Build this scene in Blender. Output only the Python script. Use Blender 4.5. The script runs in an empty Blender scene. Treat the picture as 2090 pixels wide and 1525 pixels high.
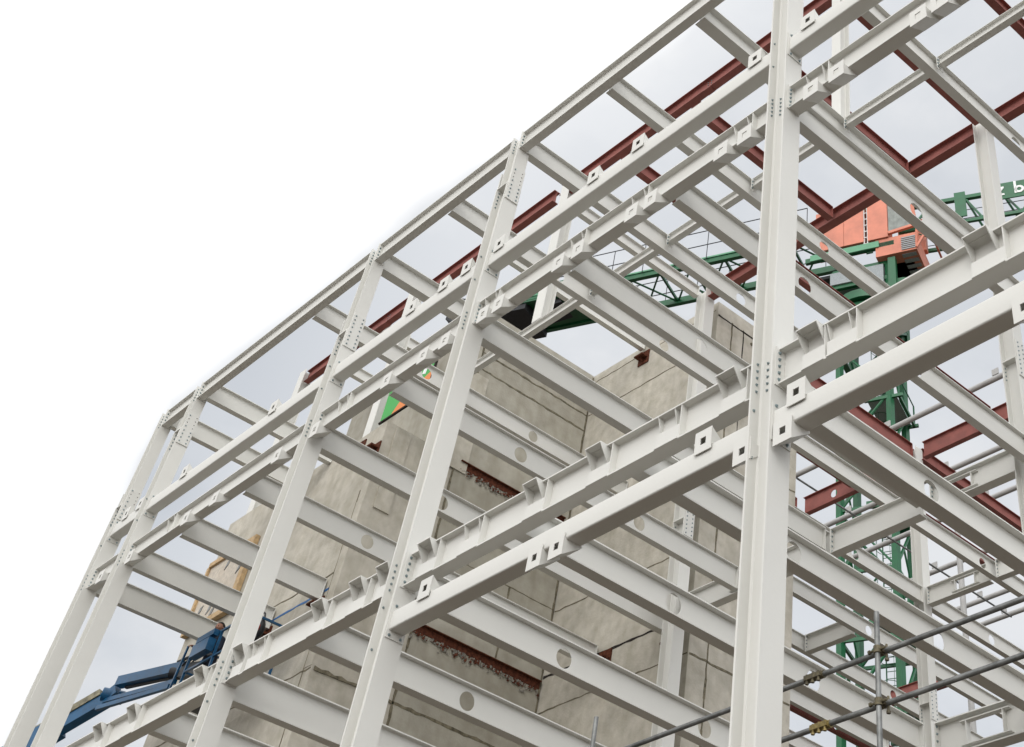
import bpy, bmesh, math, random
from mathutils import Vector, Matrix
random.seed(7)
S = bpy.context.scene
COL = S.collection

# ------------------------------------------------------------------ camera
W, H = 2090.0, 1525.0
F, CX, CY = 2602.675, 1469.78, 237.67
R = ((0.70601794, 0.70504401, 0.06672036),
     (-0.4984317, 0.56161747, -0.66041779),
     (-0.50309493, 0.43301127, 0.7479283))
cd = bpy.data.cameras.new('camera')
cam = bpy.data.objects.new('camera', cd)
COL.objects.link(cam)
cd.sensor_width = 36.0
cd.lens = F * 36.0 / W
cd.shift_x = (W / 2 - CX) / W
cd.shift_y = -(H / 2 - CY) / W
cd.clip_start, cd.clip_end = 0.1, 2000
m = Matrix.Identity(4)
for i in range(3):
    m[i][0], m[i][1], m[i][2] = R[0][i], -R[1][i], -R[2][i]
cam.matrix_world = m
S.camera = cam
GROUND = -1.7

# ------------------------------------------------------------------ sky, sun, exposure
SUN_AZ, SUN_EL = math.radians(205), math.radians(40)      # from the front left, soft behind cloud
world = bpy.data.worlds.new('World')
S.world = world
world.use_nodes = True
nt = world.node_tree
nt.nodes.clear()
N = nt.nodes.new
def lk(a, b): nt.links.new(a, b)
out = N('ShaderNodeOutputWorld')
bg = N('ShaderNodeBackground')
lk(bg.outputs[0], out.inputs[0])
sky = N('ShaderNodeTexSky')
sky.sky_type = 'NISHITA'
sky.sun_disc = False
sky.sun_elevation = SUN_EL
sky.sun_rotation = SUN_AZ
tc = N('ShaderNodeTexCoord')
def vdot(vec):
    n = N('ShaderNodeVectorMath'); n.operation = 'DOT_PRODUCT'
    lk(tc.outputs['Generated'], n.inputs[0]); n.inputs[1].default_value = vec
    return n.outputs['Value']
def math_(op, a, b=None, clamp=False):
    n = N('ShaderNodeMath'); n.operation = op; n.use_clamp = clamp
    for i, v in enumerate((a, b)):
        if v is None: continue
        if isinstance(v, (int, float)): n.inputs[i].default_value = v
        else: lk(v, n.inputs[i])
    return n.outputs[0]
def ramp(v, stops, interp='EASE'):
    n = N('ShaderNodeValToRGB'); n.color_ramp.interpolation = interp
    while len(n.color_ramp.elements) < len(stops): n.color_ramp.elements.new(0.5)
    for e, (p, c) in zip(n.color_ramp.elements, stops):
        e.position = p; e.color = (*c, 1)
    lk(v, n.inputs[0]); return n.outputs[0]
# big soft cloud cells and finer wisps
mp = N('ShaderNodeMapping'); mp.inputs['Scale'].default_value = (1, 1, 1.7)
lk(tc.outputs['Generated'], mp.inputs[0])
nz = N('ShaderNodeTexNoise'); nz.inputs['Scale'].default_value = 4.2; nz.inputs['Detail'].default_value = 7; nz.inputs['Roughness'].default_value = .5
lk(mp.outputs[0], nz.inputs[0])
cloud = ramp(nz.outputs[0], ((.40, (.262, .278, .302)), (.50, (.296, .310, .330)), (.60, (.345, .353, .365))))
# bright break in the overcast over the far (left) end of the site
NRM_ROOF, NRM_END = (0, 0, 1), (0, 0, 1)   # replaced below
def nrm(p, q):
    def ray(x, y):
        c = ((x - CX) / F, (y - CY) / F, 1)
        return Vector([sum(R[k][i] * c[k] for k in range(3)) for i in range(3)])
    return ray(*p).cross(ray(*q)).normalized()
n1 = nrm((340, 843), (1437, -10))      # direction of the open side above the roof edge
n2 = nrm((10, 1522), (343, 843))
c0 = Vector([sum(R[k][i] * ((300 - CX) / F, (300 - CY) / F, 1)[k] for k in range(3)) for i in range(3)])
if n1.dot(c0) < 0: n1 = -n1
if n2.dot(c0) < 0: n2 = -n2
d1 = vdot(n1); d2 = vdot(n2)
nz2 = N('ShaderNodeTexNoise'); nz2.inputs['Scale'].default_value = 9; nz2.inputs['Detail'].default_value = 5
lk(tc.outputs['Generated'], nz2.inputs[0])
wob = math_('MULTIPLY', math_('SUBTRACT', nz2.outputs[0], .5), .03)
def band(d, stops):
    t_ = math_('ADD', math_('MULTIPLY', math_('ADD', d, wob), 2.5), .5, True)
    return ramp(t_, [(p, (v,) * 3) for p, v in stops], 'LINEAR')
g1 = band(d1, ((0.0, .20), (.30, .34), (.468, .46), (.50, .75), (.535, 1)))
g2 = band(d2, ((0.0, 0), (.40, .0), (.475, .10), (.50, .70), (.53, 1)))
g3 = band(d2, ((0.0, 1), (.10, 1), (.45, .15), (.50, .1), (.51, 0)))
glow = math_('MAXIMUM', math_('MULTIPLY', g1, math_('MAXIMUM', g3, band(d1, ((0, 0), (.46, .0), (.5, .75), (.52, 1), (1, 1))))), g2)
mx = N('ShaderNodeMix'); mx.data_type = 'RGBA'
lk(glow, mx.inputs['Factor']); lk(cloud, mx.inputs[6]); mx.inputs[7].default_value = (.56, .56, .56, 1)
# unseen sky behind the camera, brightened as added fill light for the steel
back = vdot((0.78, -0.50, 0.38))
bk = math_('MULTIPLY', math_('ADD', back, .12, True), 1.0)
gain = math_('ADD', math_('MULTIPLY', bk, .85), 1.0)
vm = N('ShaderNodeVectorMath'); vm.operation = 'SCALE'
lk(mx.outputs[2], vm.inputs[0]); lk(gain, vm.inputs['Scale'])
ns = N('ShaderNodeVectorMath'); ns.operation = 'SCALE'; lk(sky.outputs[0], ns.inputs[0]); ns.inputs['Scale'].default_value = .004
ad = N('ShaderNodeVectorMath'); ad.operation = 'ADD'; lk(vm.outputs[0], ad.inputs[0]); lk(ns.outputs[0], ad.inputs[1])
sc_ = N('ShaderNodeVectorMath'); sc_.operation = 'SCALE'; lk(ad.outputs[0], sc_.inputs[0]); sc_.inputs['Scale'].default_value = 10.0
lk(sc_.outputs[0], bg.inputs[0])
bg.inputs[1].default_value = 0.1
sd = bpy.data.lights.new('sun', 'SUN')
sd.energy = 0.35; sd.angle = math.radians(30); sd.color = (1, .97, .92)
so = bpy.data.objects.new('sun', sd); COL.objects.link(so)
# sun stands in front of the facade (-y side), slightly left of its normal
sdir = Vector((0.42, -0.72, 0.50)).normalized()
so.rotation_euler = sdir.to_track_quat('Z', 'Y').to_euler()
sky.sun_elevation = math.asin(sdir.z); sky.sun_rotation = math.atan2(sdir.x, sdir.y)
S.view_settings.view_transform = 'Standard'
S.view_settings.look = 'None'
S.view_settings.exposure = 1.0
S.view_settings.gamma = 1.0

# ------------------------------------------------------------------ materials
def mat(name, col, rough=.5, var=.06, scale=3.0, bump=.0, metal=0.0, stain=None, streak=False, spec=.5, fine=None):
    M = bpy.data.materials.new(name); M.use_nodes = True
    t = M.node_tree; b = t.nodes['Principled BSDF']
    b.inputs['Roughness'].default_value = rough; b.inputs['Metallic'].default_value = metal
    b.inputs['Specular IOR Level'].default_value = spec
    tc = t.nodes.new('ShaderNodeTexCoord'); g = t.nodes.new('ShaderNodeNewGeometry')
    n = t.nodes.new('ShaderNodeTexNoise'); n.inputs['Scale'].default_value = scale; n.inputs['Detail'].default_value = 8
    n.inputs['Roughness'].default_value = .6
    t.links.new(g.outputs['Position'], n.inputs['Vector'])
    cr = t.nodes.new('ShaderNodeValToRGB')
    lo = tuple(c * (1 - var * 1.6) for c in col); hi = tuple(min(1, c * (1 + var)) for c in col)
    cr.color_ramp.elements[0].position = .3; cr.color_ramp.elements[1].position = .7
    cr.color_ramp.elements[0].color = (*lo, 1); cr.color_ramp.elements[1].color = (*hi, 1)
    t.links.new(n.outputs[0], cr.inputs[0])
    cur = cr.outputs[0]
    if fine:
        nf = t.nodes.new('ShaderNodeTexNoise'); nf.inputs['Scale'].default_value = fine; nf.inputs['Detail'].default_value = 3
        t.links.new(g.outputs['Position'], nf.inputs['Vector'])
        rf = t.nodes.new('ShaderNodeValToRGB')
        rf.color_ramp.elements[0].position = .3; rf.color_ramp.elements[1].position = .62
        rf.color_ramp.elements[0].color = (.82, .81, .78, 1); rf.color_ramp.elements[1].color = (1, 1, 1, 1)
        t.links.new(nf.outputs[0], rf.inputs[0])
        mm = t.nodes.new('ShaderNodeMix'); mm.data_type = 'RGBA'; mm.blend_type = 'MULTIPLY'; mm.inputs['Factor'].default_value = 1
        t.links.new(cur, mm.inputs[6]); t.links.new(rf.outputs[0], mm.inputs[7]); cur = mm.outputs[2]
    if stain:
        mp = t.nodes.new('ShaderNodeMapping')
        mp.inputs['Scale'].default_value = (2.6, 2.6, .22) if streak else (1.3, 1.3, 1.3)
        t.links.new(g.outputs['Position'], mp.inputs[0])
        n2 = t.nodes.new('ShaderNodeTexNoise'); n2.inputs['Scale'].default_value = 1.2; n2.inputs['Detail'].default_value = 6
        t.links.new(mp.outputs[0], n2.inputs['Vector'])
        r2 = t.nodes.new('ShaderNodeValToRGB')
        r2.color_ramp.elements[0].position = .50; r2.color_ramp.elements[1].position = .74
        r2.color_ramp.elements[0].color = (0, 0, 0, 1); r2.color_ramp.elements[1].color = (.42, .42, .42, 1)
        t.links.new(n2.outputs[0], r2.inputs[0])
        m2 = t.nodes.new('ShaderNodeMix'); m2.data_type = 'RGBA'
        t.links.new(r2.outputs[0], m2.inputs['Factor']); t.links.new(cur, m2.inputs[6]); m2.inputs[7].default_value = (*stain, 1)
        cur = m2.outputs[2]
    t.links.new(cur, b.inputs['Base Color'])
    rr = t.nodes.new('ShaderNodeMapRange'); rr.inputs['To Min'].default_value = max(.05, rough - .1); rr.inputs['To Max'].default_value = min(1, rough + .12)
    t.links.new(n.outputs[0], rr.inputs['Value']); t.links.new(rr.outputs[0], b.inputs['Roughness'])
    if bump:
        nb = t.nodes.new('ShaderNodeTexNoise'); nb.inputs['Scale'].default_value = 22; nb.inputs['Detail'].default_value = 6
        t.links.new(g.outputs['Position'], nb.inputs['Vector'])
        bp = t.nodes.new('ShaderNodeBump'); bp.inputs['Strength'].default_value = bump; bp.inputs['Distance'].default_value = .02
        t.links.new(nb.outputs[0], bp.inputs['Height']); t.links.new(bp.outputs[0], b.inputs['Normal'])
    return M
M = dict(
    white=mat('white_painted_steel', (.66, .655, .62), .45, .02, .9, .05, spec=.35),
    red=mat('red_oxide_primer', (.26, .088, .073), .6, .14, 2.5, .05, spec=.3),
    conc=mat('precast_concrete', (.40, .38, .325), .85, .07, 1.2, .25, stain=(.235, .215, .165), streak=True, spec=.2, fine=3),
    conc2=mat('pale_concrete', (.52, .49, .425), .85, .10, 1.6, .25, stain=(.30, .28, .22), streak=True, spec=.2, fine=4),
    mortar=mat('dirty_mortar', (.18, .16, .115), .95, .35, 9, .3, spec=.1),
    gap=mat('dark_open_joint', (.035, .03, .027), .95, .3, 8, spec=.1),
    rust=mat('rusted_steel', (.105, .035, .02), .9, .4, 14, .4, spec=.15),
    crumb=mat('spalled_concrete', (.22, .205, .18), .95, .35, 18, .6, spec=.1),
    zinc=mat('zinc_bolt', (.30, .36, .37), .35, .15, 30, metal=.6),
    dark=mat('dark_hole_shadow', (.06, .045, .04), .9, .2, 10),
    galv=mat('galvanised_scaffold_tube', (.20, .205, .20), .45, .35, 6, .1, metal=.55),
    gold=mat('golden_coupler', (.24, .18, .06), .5, .3, 30, .3, metal=.3),
    brass=mat('old_coupler_brass', (.13, .11, .065), .6, .4, 30, .3, metal=.3),
    green=mat('crane_green_paint', (.007, .105, .038), .4, .15, 2),
    greenl=mat('crane_pale_green_paint', (.10, .30, .17), .45, .12, 2),
    orange=mat('crane_orange_paint', (.60, .21, .135), .55, .14, 1),
    mesh=mat('grey_grating', (.30, .33, .34), .6, .2, 20),
    black=mat('black_ballast', (.022, .024, .028), .7, .3, 4),
    glass=mat('cab_glass', (.22, .24, .22), .12, .2, 3),
    blue=mat('lift_blue_paint', (.003, .080, .19), .35, .2, 4),
    bluet=mat('blue_tape', (.02, .13, .36), .6, .25, 9),
    tarp=mat('oiled_cover', (.24, .22, .15), .7, .4, 9, .3),
    rubber=mat('black_hose', (.012, .014, .018), .5, .2, 10),
    wood=mat('pine_timber', (.52, .36, .19), .7, .2, 9, .1),
    ply=mat('plywood_sheet', (.56, .50, .42), .75, .14, 14, .1, stain=(.45, .36, .26)),
    sgreen=mat('sign_green', (.03, .33, .05), .5, .05, 2),
    sorange=mat('sign_orange', (.68, .20, .03), .5, .05, 2),
    lwhite=mat('white_lettering', (.75, .76, .75), .5, .05, 2),
    skin=mat('skin', (.36, .17, .11), .55, .08, 20),
    cloth=mat('navy_workwear', (.012, .018, .035), .9, .3, 20),
    hair=mat('dark_hair', (.02, .013, .01), .8, .3, 40),
    redc=mat('red_plastic', (.42, .03, .015), .5, .15, 8),
    pipe=mat('pale_round_tube', (.36, .355, .345), .5, .08, 3, spec=.4),
    ground=mat('muddy_site_ground', (.11, .092, .074), .95, .3, .4, .4, spec=.1),
)

# ------------------------------------------------------------------ mesh builder
class MB:
    def __init__(s): s.v = []; s.f = []
    def add(s, vs, fs):
        o = len(s.v); s.v += [tuple(p) for p in vs]; s.f += [tuple(i + o for i in f) for f in fs]; return s
    def box(s, x0, x1, y0, y1, z0, z1):
        return s.add([(x0, y0, z0), (x1, y0, z0), (x1, y1, z0), (x0, y1, z0), (x0, y0, z1), (x1, y0, z1), (x1, y1, z1), (x0, y1, z1)],
                     [(0, 3, 2, 1), (4, 5, 6, 7), (0, 1, 5, 4), (1, 2, 6, 5), (2, 3, 7, 6), (3, 0, 4, 7)])
    def extr(s, poly, a, b, fn):
        """poly in (u,v); extruded from a to b along the third axis; fn(u,v,t) -> xyz"""
        n = len(poly)
        vs = [fn(u, v, a) for u, v in poly] + [fn(u, v, b) for u, v in poly]
        fs = [tuple(range(n))[::-1], tuple(range(n, 2 * n))] + [(i, (i + 1) % n, n + (i + 1) % n, n + i) for i in range(n)]
        return s.add(vs, fs)
    def cyl(s, p, q, r, n=10, r2=None):
        p, q = Vector(p), Vector(q); d = (q - p).normalized()
        a = d.orthogonal().normalized(); b = d.cross(a); r2 = r if r2 is None else r2
        vs = [p + (a * math.cos(2 * math.pi * i / n) + b * math.sin(2 * math.pi * i / n)) * r for i in range(n)] + \
             [q + (a * math.cos(2 * math.pi * i / n) + b * math.sin(2 * math.pi * i / n)) * r2 for i in range(n)]
        return s.add(vs, [tuple(range(n))[::-1], tuple(range(n, 2 * n))] + [(i, (i + 1) % n, n + (i + 1) % n, n + i) for i in range(n)])
    def bar(s, p, q, w, h):
        """rectangular bar between two points"""
        p, q = Vector(p), Vector(q); d = (q - p).normalized()
        up = Vector((0, 0, 1)) if abs(d.z) < .95 else Vector((1, 0, 0))
        a = d.cross(up).normalized(); b = a.cross(d)
        vs = [c + a * sx * w / 2 + b * sy * h / 2 for c in (p, q) for sx, sy in ((-1, -1), (1, -1), (1, 1), (-1, 1))]
        return s.add(vs, [(3, 2, 1, 0), (4, 5, 6, 7), (0, 1, 5, 4), (1, 2, 6, 5), (2, 3, 7, 6), (3, 0, 4, 7)])
    def path(s, pts, r, n=7):
        for a, b in zip(pts, pts[1:]): s.cyl(a, b, r, n)
        return s
    def me(s, name, m_, smooth=True):
        me = bpy.data.meshes.new(name); me.from_pydata(s.v, [], s.f)
        bm = bmesh.new(); bm.from_mesh(me); bmesh.ops.recalc_face_normals(bm, faces=bm.faces); bm.to_mesh(me); bm.free()
        me.materials.append(M[m_])
        if smooth:
            me.shade_smooth(); me.set_sharp_from_angle(angle=math.radians(32))
        return me
    def obj(s, name, m_, parent=None, loc=None):
        me = s.me(name, m_)
        o = bpy.data.objects.new(name, me); COL.objects.link(o)
        if parent: o.parent = parent
        if loc: o.location = loc
        return o
def place(me, name, parent, loc, rot=None):
    o = bpy.data.objects.new(name, me); COL.objects.link(o); o.parent = parent; o.location = loc
    if rot: o.rotation_euler = rot
    return o
def tag(o, label, cat, group=None, kind=None):
    if label: o['label'] = label
    if cat: o['category'] = cat
    if group: o['group'] = group
    if kind: o['kind'] = kind
    return o
def thing(name, label, cat, group=None):
    o = bpy.data.objects.new(name, None); COL.objects.link(o); o.empty_display_size = .2
    label = ' '.join(label.replace('one right of the', 'right of the').split())
    if len(label.split()) > 16: label = label.replace(' column line', ' column').replace('white lower floor', 'white lower').replace('beam with square holed brackets', 'bracketed beam')
    if len(label.split()) > 16: print('LONG', label)
    return tag(o, label, cat, group, 'thing')

AX = {'x': lambda u, v, t: (t, u, v), 'y': lambda u, v, t: (u, t, v), 'z': lambda u, v, t: (v, u, t)}
# for 'x': u=y v=z ; 'y': u=x v=z ; 'z': u=y v=x (flanges face +-x) ; 'w': u=x v=y (flanges face +-y)
AX['w'] = lambda u, v, t: (u, v, t)
def isec(u0, u1, v0, v1, tf, tw, r=.014):
    c = (u0 + u1) / 2; a, b = c - tw / 2, c + tw / 2
    return [(u0, v0), (u1, v0), (u1, v0 + tf), (b + r, v0 + tf), (b, v0 + tf + r), (b, v1 - tf - r), (b + r, v1 - tf), (u1, v1 - tf),
            (u1, v1), (u0, v1), (u0, v1 - tf), (a - r, v1 - tf), (a, v1 - tf - r), (a, v0 + tf + r), (a - r, v0 + tf), (u0, v0 + tf)]
def ibeam(mb, axis, a, b, u0, u1, v0, v1, tf=.016, tw=.010, holes=()):
    fn = AX[axis]
    if not holes:
        mb.extr(isec(u0, u1, v0, v1, tf, tw), a, b, fn); return mb
    for w0, w1 in ((v0, v0 + tf), (v1 - tf, v1)):
        mb.extr([(u0, w0), (u1, w0), (u1, w1), (u0, w1)], a, b, fn)
    c = (u0 + u1) / 2; z0, z1 = v0 + tf, v1 - tf; zc = (z0 + z1) / 2; hh = (z1 - z0) / 2
    cur = a
    def slab(p, q):
        if q > p + 1e-4: mb.extr([(c - tw / 2, z0), (c + tw / 2, z0), (c + tw / 2, z1), (c - tw / 2, z1)], p, q, fn)
    for (t, r) in sorted(holes):
        r = min(r, hh * .86); h = r * 1.25
        if t - h < cur or t + h > b: continue
        slab(cur, t - h); cur = t + h
        n = 28; ring = []; outr = []
        for i in range(n):
            an = 2 * math.pi * i / n; ca, sa = math.cos(an), math.sin(an)
            ring.append((t + r * ca, zc + r * sa))
            k = min(h / abs(ca) if abs(ca) > 1e-6 else 1e9, hh / abs(sa) if abs(sa) > 1e-6 else 1e9)
            outr.append((t + k * ca, zc + k * sa))
        # corners of the cell
        corner = [(t + h, z1), (t - h, z1), (t - h, z0), (t + h, z0)]
        for side in (c - tw / 2, c + tw / 2):
            vs = [fn(side, z, tt) for tt, z in ring] + [fn(side, z, tt) for tt, z in outr]
            fs = []
            for i in range(n):
                j = (i + 1) % n; fs.append((i, j, n + j, n + i))
            k = len(vs)
            for ci, cpt in enumerate(corner):
                vs.append(fn(side, cpt[1], cpt[0]))
                tgt = math.atan2(cpt[1] - zc, cpt[0] - t) % (2 * math.pi)
                i = int(tgt / (2 * math.pi) * n); fs.append((n + i, n + (i + 1) % n, k + ci))
            mb.add(vs, fs)
        vs = [fn(c - tw / 2, z, tt) for tt, z in ring] + [fn(c + tw / 2, z, tt) for tt, z in ring]
        mb.add(vs, [(i, (i + 1) % n, n + (i + 1) % n, n + i) for i in range(n)])
    slab(cur, b)
    return mb
def rhs(mb, a, b, y0, y1, z0, z1, r=.022, n=5):
    poly = []
    for cx, cz, st in ((y1 - r, z1 - r, 0), (y0 + r, z1 - r, 90), (y0 + r, z0 + r, 180), (y1 - r, z0 + r, 270)):
        for i in range(n + 1):
            an = math.radians(st + 90 * i / n); poly.append((cx + r * math.cos(an), cz + r * math.sin(an)))
    return mb.extr(poly, a, b, AX['x'])

# shared bolt meshes
def bolt_mesh(axis, r=.015, l=.014):
    mb = MB(); a = Vector({'x': (1, 0, 0), 'y': (0, -1, 0)}[axis])
    mb.cyl((0, 0, 0), a * .005, r * 1.35, 12); mb.cyl(a * .005, a * l, r, 6); mb.cyl(a * l, a * (l + .01), r * .52, 8)
    return mb.me('bolt', 'zinc')
BX, BY = bolt_mesh('x'), bolt_mesh('y')
BXs, BYs = bolt_mesh('x', .013, .011), bolt_mesh('y', .013, .011)
HOLE = MB().cyl((0, 0, 0), (.003, 0, 0), .011, 8).me('bolt_hole', 'dark')

# ------------------------------------------------------------------ grid of the frame
YF = 7.60                                    # front tips of the facade columns
CXS = [-27.42, -25.80, -18.80, -14.27, -7.60]  # outer (+x) flange face of the five front columns, left to right
ORD = ['leftmost', 'second', 'third', 'fourth', 'nearest']
SP = [(14.00, 14.74), (15.25, 16.00), (14.30, 15.06), (15.16, 15.95), (15.3, 16.08)]   # splice plates
PLATE_HOLES = {}
ROOF_T, ROOF_B = 16.84, 16.42
UP_T, UP_B = 12.86, 12.43
LO_T, LO_B = 8.53, 8.07
for k, x in enumerate(CXS):
    lab = ['slender white H column at the far left corner of the frame', 'white H column just right of the far left corner column',
           'white H column third from left, crossing in front of the blue lift basket',
           'white H column fourth from left, in front of the dark concrete side wall',
           'biggest and nearest white H column, running the full height of the picture'][k]
    t = thing('steel_column', lab, 'steel column', 'front row of white columns')
    cap = SP[k][0] + .36
    top = ROOF_T + .02
    if k == 4: cap = 15.66
    mb = MB(); mb.extr(isec(YF, YF + .305, x - .315, x, .024, .014, .02), GROUND, cap, AX['z'])
    mb.box(x - .315, x, YF + .004, YF + .301, cap, cap + .02)
    mb.obj('lower_shaft', 'white', t)
    mb = MB(); mb.extr(isec(YF + .028, YF + .28, x - .268, x, .016, .010, .014), cap + .02, top, AX['z'])
    mb.obj('upper_shaft', 'white', t)
    z0, z1 = SP[k]
    pl = MB().box(x + .001, x + .022, YF + .024, YF + .288, z0, z1).obj('splice_plate', 'white', t)
    MB().box(x - .34, x - .316, YF + .024, YF + .288, z0, z1 - .0).obj('splice_plate', 'white', t)
    for c_, yy in enumerate((YF + .075, YF + .237)):
        for r_ in range(8):
            zz = z0 + .06 + r_ * .09 + (.02 if r_ > 3 else 0)
            if k in (0, 1, 3) and r_ > 3 and not (c_ == 0 and r_ in (4, 7)):
                place(HOLE, 'bolt_hole', pl, (x + .022, yy, zz))
            else: place(BXs, 'bolt', pl, (x + .022, yy, zz))
    if k < 4:   # bolts inside the open front of the shaft below the cap
        for i in range(5): place(BXs, 'bolt', t, (x - .291, YF + .06, cap - .06 - i * .085))
    # beam bolts on the inner face of the far flange and on the web
    for zt, n_, dz in ((UP_T - .06, 5, .078), (LO_T - .07, 5, .088)):
        for i in range(n_):
            place(BXs, 'bolt', t, (x - .291, YF + .07, zt - i * dz))
            if k == 4: place(BYs, 'bolt', t, (x - .205, YF + .146, zt + .02 - i * dz))
    for i in range(5): place(BXs, 'bolt', t, (x - .252, YF + .085, ROOF_T - .05 - i * .075))
    for zz in (13.98, 13.48, 7.86, 7.30): place(BXs, 'bolt', t, (x - .291, YF + .05, zz))

# ------------------------------------------------------------------ details fixed on facade members
def clip(parent, xc, z, down=True, yf=7.585, yb=7.86, w=.125):
    """square-holed bracket plate with triangular cheeks"""
    s = -1 if down else 1
    a, b = sorted((z - s * .07, z + s * .20))
    hz = (a + b) / 2; h = .042
    mb = MB()
    for x0, x1, z0, z1 in ((xc - w, xc - h, a, b), (xc + h, xc + w, a, b), (xc - h, xc + h, a, hz - h), (xc - h, xc + h, hz + h, b)):
        mb.box(x0, x1, yf - .012, yf, z0, z1)
    for xs in (xc - w + .004, xc + w - .016):
        mb.extr([(yf, z - s * .01), (yf, z + s * .195), (yb, z + s * .012), (yb, z - s * .01)], xs, xs + .012, lambda u, v, t_: (t_, u, v))
    mb.extr([(yf, z + s * .196), (yf, z + s * .184), (yb, z + s * .002), (yb, z + s * .014)], xc - w + .018, xc + w - .018, lambda u, v, t_: (t_, u, v))
    o = mb.obj('bracket', 'white', parent)
    return o
def pocket(parent, x0, x1, zt, yfl, prot, zb, bottom=True, ext=.10):
    """open seat pocket on the front of a facade beam: cap plate, two gussets, cover plate and a stiffener"""
    mb = MB(); yo = yfl - prot; yw = yfl + .095
    if prot: mb.box(x0, x1, yo, yfl - .0005, zt - .012, zt + .002)
    d = (zt - zb) * .58
    for xs in (x0, x1 - .010):
        mb.extr([(yo, zt - .0125), (yw, zt - .0165), (yw, zt - d), (yw - .02, zt - d)], xs, xs + .010, lambda u, v, t_: (t_, u, v))
    if bottom: mb.box(x0 + .01, x1 + ext, yfl + .002, yfl + .012, zb + .0165, zt - d + .0)
    if bottom: mb.box(x0 + .01, x1 + ext, yfl - .018, yfl + .012, zb - .004, zb + .016)
    MB().box(x1 + ext, x1 + ext + .012, yfl + .004, yw, zb + .0165, zt - .0165).obj('stiffener', 'white', parent)
    if not prot and not bottom:
        MB().extr([(yo, zt - .0125), (yw, zt - .0165), (yw, zt - d), (yw - .02, zt - d)], x0, x0 + .010, lambda u, v, t_: (t_, u, v)).obj('gusset', 'white', parent)
        return MB().extr([(yo, zt - .0125), (yw, zt - .0165), (yw, zt - d), (yw - .02, zt - d)], x1 - .01, x1, lambda u, v, t_: (t_, u, v)).obj('gusset', 'white', parent)
    return mb.obj('seat_pocket', 'white', parent)
def endplate(parent, x, side, y0, y1, z0, z1, bolts, bm=None):
    """side=+1: plate on the right of the column face at x, bolts face +x; side=-1: mirror"""
    xa, xb = (x + .001, x + .013) if side > 0 else (x - .013, x - .001)
    pl = MB().box(xa, xb, y0, y1, z0, z1).obj('end_plate', 'white', parent)
    for yy, zz in bolts:
        if side > 0: place(BX, 'bolt', pl, (xb, yy, zz))
        else: place(BX, 'bolt', pl, (xa, yy, zz), (0, 0, math.pi))
    return pl
BAYS = [(CXS[i], CXS[i + 1] - .315) for i in range(4)] + [(CXS[4], -0.6)]
BN = ['in the narrow far left bay', 'between the second and third columns', 'between the third and fourth columns', 'between the fourth and nearest columns', 'right of the nearest column']
up_clips = {0: [-26.6], 1: [-25.35, -23.09, -22.01, -19.84], 2: [-18.62, -16.47, -15.46, -14.88], 3: [-13.90, -13.52, -12.10, -11.66, -10.51, -10.12, -8.74, -8.30],
            4: [-7.13, -6.70, -5.40, -5.08, -3.2]}
up_pock = {1: [(-24.32, -24.05)], 2: [(-18.26, -17.97)], 3: [(-14.11, -13.84), (-12.04, -11.78), (-10.69, -10.42), (-8.63, -8.37)], 4: [(-7.31, -7.02), (-3.9, -3.6)]}
rhs_up = {0: [-26.92, -26.29], 1: [-24.40, -20.98], 2: [-16.48, -15.55, -14.91], 3: [-14.03, -11.69, -10.67, -8.24], 4: [-7.24, -3.9]}
lo_pock = {1: [(-23.26, -22.96, 1), (-22.06, -21.78, 1), (-19.88, -19.6, 1)],
           2: [(-18.70, -18.42, 1), (-18.27, -17.94, 0), (-16.56, -16.26, 1), (-15.60, -15.30, 1), (-14.95, -14.67, 1)],
           3: [(-13.99, -13.71, 1), (-13.10, -12.79, 0), (-11.80, -11.53, 1), (-10.63, -10.35, 1), (-9.47, -9.19, 0), (-8.45, -8.16, 1)],
           4: [(-7.26, -6.97, 1), (-6.92, -6.62, 0), (-5.10, -4.81, 1), (-2.9, -2.6, 1)]}
lrhs = {1: [], 2: [], 3: [(-13.58, 0), (-11.31, 1), (-10.92, 1), (-8.60, 0), (-7.98 - .02, 1)], 4: [(-7.27, 0), (-7.44, 1), (-4.55, 1)]}
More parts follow.
